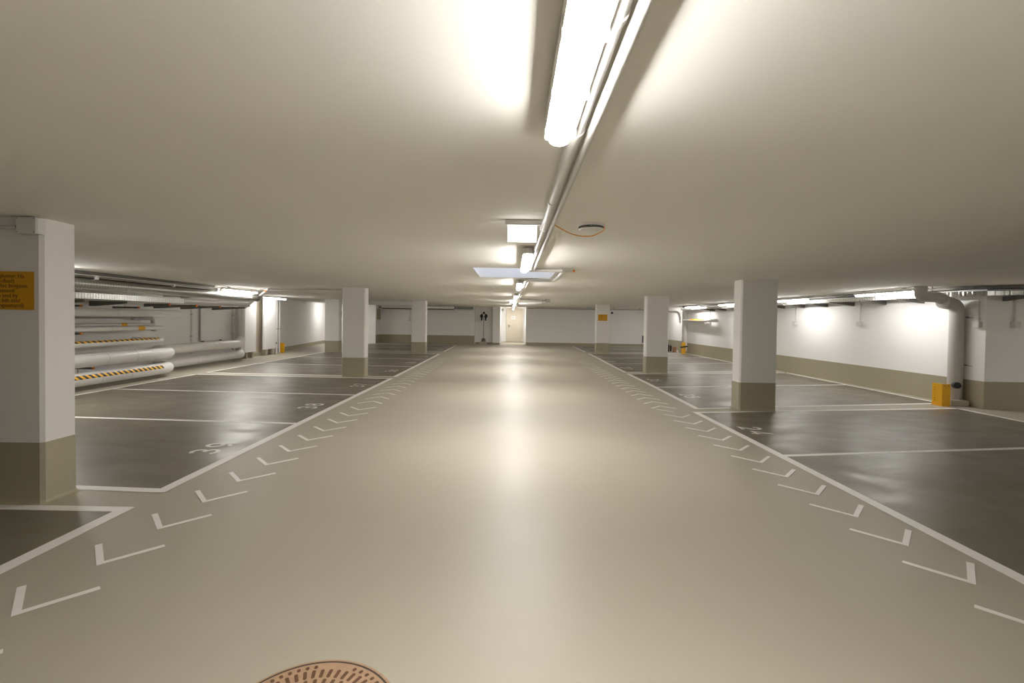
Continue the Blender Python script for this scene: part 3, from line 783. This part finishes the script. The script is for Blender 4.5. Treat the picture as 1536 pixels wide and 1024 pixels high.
for i in range(1, 12):
    y = 8.42+.925*i
    xw = rwx(y)
    t = thing('tray_bracket', (xw, y, 1.85), 'dark wedge bracket holding the right tray, ' + names[i], 'bracket', 'right tray brackets')
    mb = MB(); bm = mb.bm
    pr = [(xw, 1.908), (xw, 1.825), (xw-.03, 1.825), (xw-.56, 1.885), (xw-.56, 1.908)]
    a = [bm.verts.new((x, y-.024, z)) for x, z in pr]; b = [bm.verts.new((x, y+.024, z)) for x, z in pr]
    bm.faces.new(a); bm.faces.new(b[::-1])
    for k in range(5): bm.faces.new((a[k], b[k], b[(k+1)%5], a[(k+1)%5]))
    mb.build('bracket_arm', 'darkmetal', t)
for x, lab in ((8.27, 'dark wedge bracket on the camera-facing right wall'), (9.4, 'dark wedge bracket beyond the right frame edge')):
    t = thing('tray_bracket', (x, 8.1, 1.85), lab, 'bracket', 'right tray brackets')
    yz_prism(x-.024, x+.024, [(8.12, 1.908), (8.12, 1.825), (8.09, 1.825), (7.56, 1.885), (7.56, 1.908)]).build('bracket_arm', 'darkmetal', t)

t = thing('drain_pipe', (7.86, 8.52, 0), 'big grey drain pipe by the right wall, bending up into the ceiling', 'pipe')
rp = .107
p1 = bend([(7.86, 8.52, .10), (7.86, 8.52, 1.765), (7.54, 8.40, 1.80)], .22, 10)
MB().tube(p1, rp, 28).build('lower_pipe', 'drain', t)
p2 = bend([(7.12, 8.42, CEIL), (7.12, 8.42, 1.905), (7.45, 8.42, 1.895), (7.60, 8.41, 1.795)], .15, 10)
MB().tube(p2, .094, 28).build('upper_pipe', 'drain', t)
MB().tube([(7.47, 8.375, 1.808), (7.66, 8.445, 1.79)], .1085, 28).build('pipe_socket', 'drain', t)
MB().tube([(7.86, 8.52, 1.22), (7.86, 8.52, 1.232)], rp+.0025, 28).build('pipe_joint', 'drain', t)
MB().tube([(7.32, 8.42, 1.98), (7.32, 8.42, CEIL)], .008, 8).build('hanger_rod', 'galv', t)
for z in (1.55, .71):
    MB().tube([(7.95, 8.46, z), (7.978, 8.33, z-.01)], .006, 8).build('wall_bracket', 'galv', t)
    MB().tube([(7.953, 8.44, z), (7.958, 8.41, z)], .011, 8).build('bracket_nut', 'darkmetal', t)
MB().tube([(7.77, 8.42, .36), (7.748, 8.345, .362)], .056, 20).build('cleanout_cap', 'black', t, 'round black cap')
MB().tube([(7.86, 8.52, .10), (7.86, 8.52, .125)], rp+.004, 28).build('foot_collar', 'drain', t)
struct('trim_3', MB().prism([(7.66, 8.34), (7.90, 8.28), (7.972, 8.36), (7.972, 8.68), (7.70, 8.68)], 0, .10), 'concrete', bevel=.012)

# far right corner: riser, yellow strip pipe, guards and small items
t = thing('riser_pipe', (7.66, 21.45, 0), 'tall square white riser in the far right corner on a beige block', 'pipe')
capthing = t
MB().box(7.60, 7.735, 21.3, 21.6, .10, 1.93).build('riser_shaft', 'insul', t)
MB().box(7.52, 7.732, 21.15, 21.74, 0, .105).build('riser_block', 'concrete', t, 'beige foot block')
MB().tube(bend([(7.0, 21.9, 1.84), (7.5, 21.9, 1.84), (7.56, 21.8, 1.6), (7.56, 21.8, 1.45)], .1, 6), .05, 14).build('branch_pipe', 'insul', t)
t = thing('insulated_pipe', (7.6, 20, 1.46), 'short grey wall pipe with a yellow strip in the far right corner', 'pipe')
MB().tube(bend([(7.55, 21.25, 1.46), (7.55, 18.35, 1.46), (7.785, 18.3, 1.46)], .1, 8), .060, 18).build('pipe_jacket', 'insul', t)
tape(t, 7.55, 1.46, .060, 18.95, 20.4, 110, 170, 'yellow')
MB().box(7.57, 7.745, 19.05, 20.9, 1.345, 1.40).build('pipe_cradle', 'insul', t)
t = thing('guard_post', (7.42, 21.7, 0), 'yellow guard post with a black clamp at the foot of the far right riser', 'guard')
mb = MB().box(7.40, 7.47, 21.0, 21.06, 0, .42); mb.box(7.50, 7.57, 21.0, 21.06, 0, .42); mb.box(7.42, 7.55, 21.02, 21.08, .36, .50)
mb.build('guard_plates', 'yellow', t)
MB().tube([(7.33, 20.98, .28), (7.64, 20.98, .33)], .03, 10).build('clamp_bar', 'black', t, 'black clamp')
tag(MB().lathe([(.04, 0), (.045, .02), (.045, .30), (.03, .32)], (7.23, 22.3, 0), 16).build('canister', 'black'), 'slim black canister standing left of the yellow guard post in the far right corner', 'canister')
tag(MB().lathe([(.04, 0), (.045, .02), (.045, .24), (.02, .28)], (7.44, 22.6, 0), 16).build('canister', 'black'), 'shorter black canister beside the brown carton in the far right corner', 'canister')
tag(MB().box(7.36, 7.5, 22.0, 22.14, 0, .24).build('carton', 'brown', bevel=.004), 'small brown carton behind the yellow guard post', 'carton')
MB().tube([(7.60, 21.32, .34), (7.56, 21.26, .34)], .045, 14).build('cleanout_cap', 'black', capthing, 'round black cap')

# ------------------------------------------------------------------ far wall
d = MB().box(-.335, .505, 29.44, 29.499, .02, 1.99).build('door_2', 'door', bevel=.004); d['kind'] = 'structure'
mb = MB().box(-.43, -.335, 29.42, 29.499, 0, 2.06); mb.box(.505, .56, 29.42, 29.499, 0, 2.06); mb.box(-.335, .505, 29.42, 29.499, 1.99, 2.06)
mb.build('door_frame', 'door', d, 'beige door frame')
mb = MB().box(-.30, -.24, 29.425, 29.441, .90, 1.06); mb.tube([(-.27, 29.43, 1.0), (-.27, 29.37, 1.0), (-.15, 29.37, 1.0)], .012, 8)
mb.build('door_handle', 'darkmetal', d, 'dark door handle')
t = thing('door_notice', (0, 29.43, 1.49), 'small white notice on the beige door at the end of the aisle', 'notice')
MB().box(-.14, .14, 29.428, 29.4385, 1.38, 1.61).build('notice_sheet', 'white', t)
MB().box(-.07, .07, 29.4265, 29.4285, 1.45, 1.53).build('notice_print', 'plastic', t, 'grey print')
tag(MB().ball((-.60, 27.2, 1.93), .085, 1, 1, 1).build('dome_camera', 'plastic'), 'pale dome fixture high in the door alcove, left of the beige door', 'fixture')

t = thing('pole_stand', (-1.61, 26.1, 0), 'thin pole with a dark clustered head on a beige block, left of the door alcove', 'stand')
mb = MB(); bm = mb.bm
lo = [bm.verts.new(p) for p in ((-1.83, 25.95, 0), (-1.41, 25.95, 0), (-1.41, 26.3, 0), (-1.83, 26.3, 0))]; hi = [bm.verts.new(p) for p in ((-1.75, 26.0, .17), (-1.49, 26.0, .17), (-1.49, 26.25, .17), (-1.75, 26.25, .17))]
bm.faces.new(lo[::-1]); bm.faces.new(hi)
for k in range(4): bm.faces.new((lo[k], lo[(k+1)%4], hi[(k+1)%4], hi[k]))
mb.build('base_block', 'concrete', t, 'beige base block')
MB().lathe([(.115, .17), (.115, .24), (.095, .31), (.05, .345), (.015, .35)], (-1.61, 26.12, 0), 20).build('pole_foot', 'darkmetal', t)
MB().tube([(-1.61, 26.12, .34), (-1.605, 26.12, 1.52)], .014, 10).build('pole', 'darkmetal', t)
for (x, z, r) in ((-1.60, 1.72, .055), (-1.72, 1.60, .06), (-1.76, 1.55, .055), (-1.70, 1.52, .05), (-1.74, 1.47, .045), (-1.71, 1.40, .04), (-1.73, 1.34, .035),
                  (-1.50, 1.60, .06), (-1.46, 1.55, .055), (-1.53, 1.52, .05), (-1.49, 1.46, .045), (-1.52, 1.40, .04), (-1.51, 1.33, .035)):
    MB().ball((x, 26.12, z), r*1.18, 1, .8, 1, 10).build('head_lobe', 'black', t)
mb = MB()
for s in (-1, 1): mb.tube([(-1.605, 26.12, 1.48), (-1.605+s*.10, 26.12, 1.56)], .011, 8)
mb.tube([(-1.605, 26.12, 1.5), (-1.605, 26.12, 1.7)], .011, 8)
mb.build('head_arms', 'plastic', t)

t = thing('vent_hole', (5.42, 26.4, 1.83), 'round dark vent opening high on the far right wall', 'vent')
MB().tube([(5.42, 26.399, 1.83), (5.42, 26.36, 1.83)], .062, 20).build('vent_ring', 'darkmetal', t)
MB().tube([(5.42, 26.361, 1.83), (5.42, 26.355, 1.83)], .052, 20).build('vent_dark', 'black', t)  # black disc stands for the shade inside the open vent
tag(MB().box(7.10, 7.25, 26.25, 26.39, .22, .60).build('wall_box', 'darkmetal', bevel=.005), 'small dark box low on the far right wall beside the second right pillar', 'box')
def far_run(x0, x1, y, label, pipes):
    t = thing('pipe_run', ((x0+x1)/2, y, 2.0), label, 'pipe')
    for dy, z, r, m in pipes: MB().tube([(x0, y+dy, z), (x1, y+dy, z)], r, 14).build('pipe', m, t)
    k = int((x1-x0)/1.4)
    for i in range(k):
        x = x0+.5+i*1.4
        MB().box(x-.015, x+.015, y-.08, y+.28, 2.04, CEIL).build('pipe_hanger', 'darkmetal', t)
    return t
far_run(.78, 8.1, 26.1, 'run of grey pipes under the ceiling along the far right wall', ((0, 2.02, .035, 'galv'), (.14, 2.02, .03, 'darkmetal'), (-.12, 2.04, .02, 'plastic')))
far_run(-7.3, -2.2, 26.0, 'run of grey pipes under the ceiling along the far left wall', ((0, 1.96, .05, 'galv'), (.16, 2.0, .03, 'darkmetal'), (-.12, 2.04, .02, 'plastic'), (.2, 1.88, .03, 'insul')))
far_run(-5.75, -2.6, 20.9, 'grey pipes behind the downstand beam, left of the far left pillar', ((0, 1.86, .045, 'insul'), (.14, 1.80, .03, 'darkmetal')))
tag(MB().box(-7.349, -7.27, 25.75, 26.25, 1.27, 1.86).build('wall_cabinet', 'dado'), 'beige cabinet hanging in the far left corner', 'cabinet')
t = thing('junction_box', (-5.72, 26.4, 1.5), 'small junction box on the far left wall beside the far left pillar', 'junction box')
MB().box(-5.78, -5.68, 26.33, 26.399, 1.22, 1.34).build('box_body', 'plastic', t)
MB().tube([(-5.70, 26.385, 1.34), (-5.70, 26.385, 1.86)], .012, 8).build('riser_conduit', 'plastic', t)

# ------------------------------------------------------------------ camera, world, view
f, p, r, w, cy_ = 719.163, .02021843, .01468813, -.00251248, 493.179
fw = Vector((math.sin(w)*math.cos(p), math.cos(w)*math.cos(p), -math.sin(p)))
rt = Vector((math.cos(w), -math.sin(w), 0)); dn = fw.cross(rt)
c, s = math.cos(r), math.sin(r)
right = c*rt - s*dn; down = s*rt + c*dn
cam = bpy.data.cameras.new('camera'); co = bpy.data.objects.new('camera', cam); COL.objects.link(co)
m = Matrix((right, -down, -fw)).transposed().to_4x4(); m.translation = Vector((0, 0, 1.4)); co.matrix_world = m
cam.sensor_fit = 'HORIZONTAL'; cam.sensor_width = 36; cam.lens = f/1536*36
cam.shift_y = -(512-cy_)/1536; cam.clip_start = .02; cam.clip_end = 200
SC.camera = co
wd = bpy.data.worlds.new('world'); SC.world = wd; wd.use_nodes = True
wd.node_tree.nodes['Background'].inputs[0].default_value = (.72, .80, 1., 1)
wd.node_tree.nodes['Background'].inputs[1].default_value = .95
vs = SC.view_settings; vs.view_transform = 'Standard'; vs.look = 'None'; vs.gamma = 1; vs.use_curve_mapping = False
vs.exposure = 1.42
SC.cycles.max_bounces = 10; SC.cycles.diffuse_bounces = 7; SC.cycles.glossy_bounces = 4
SC.cycles.sample_clamp_indirect = 6.0
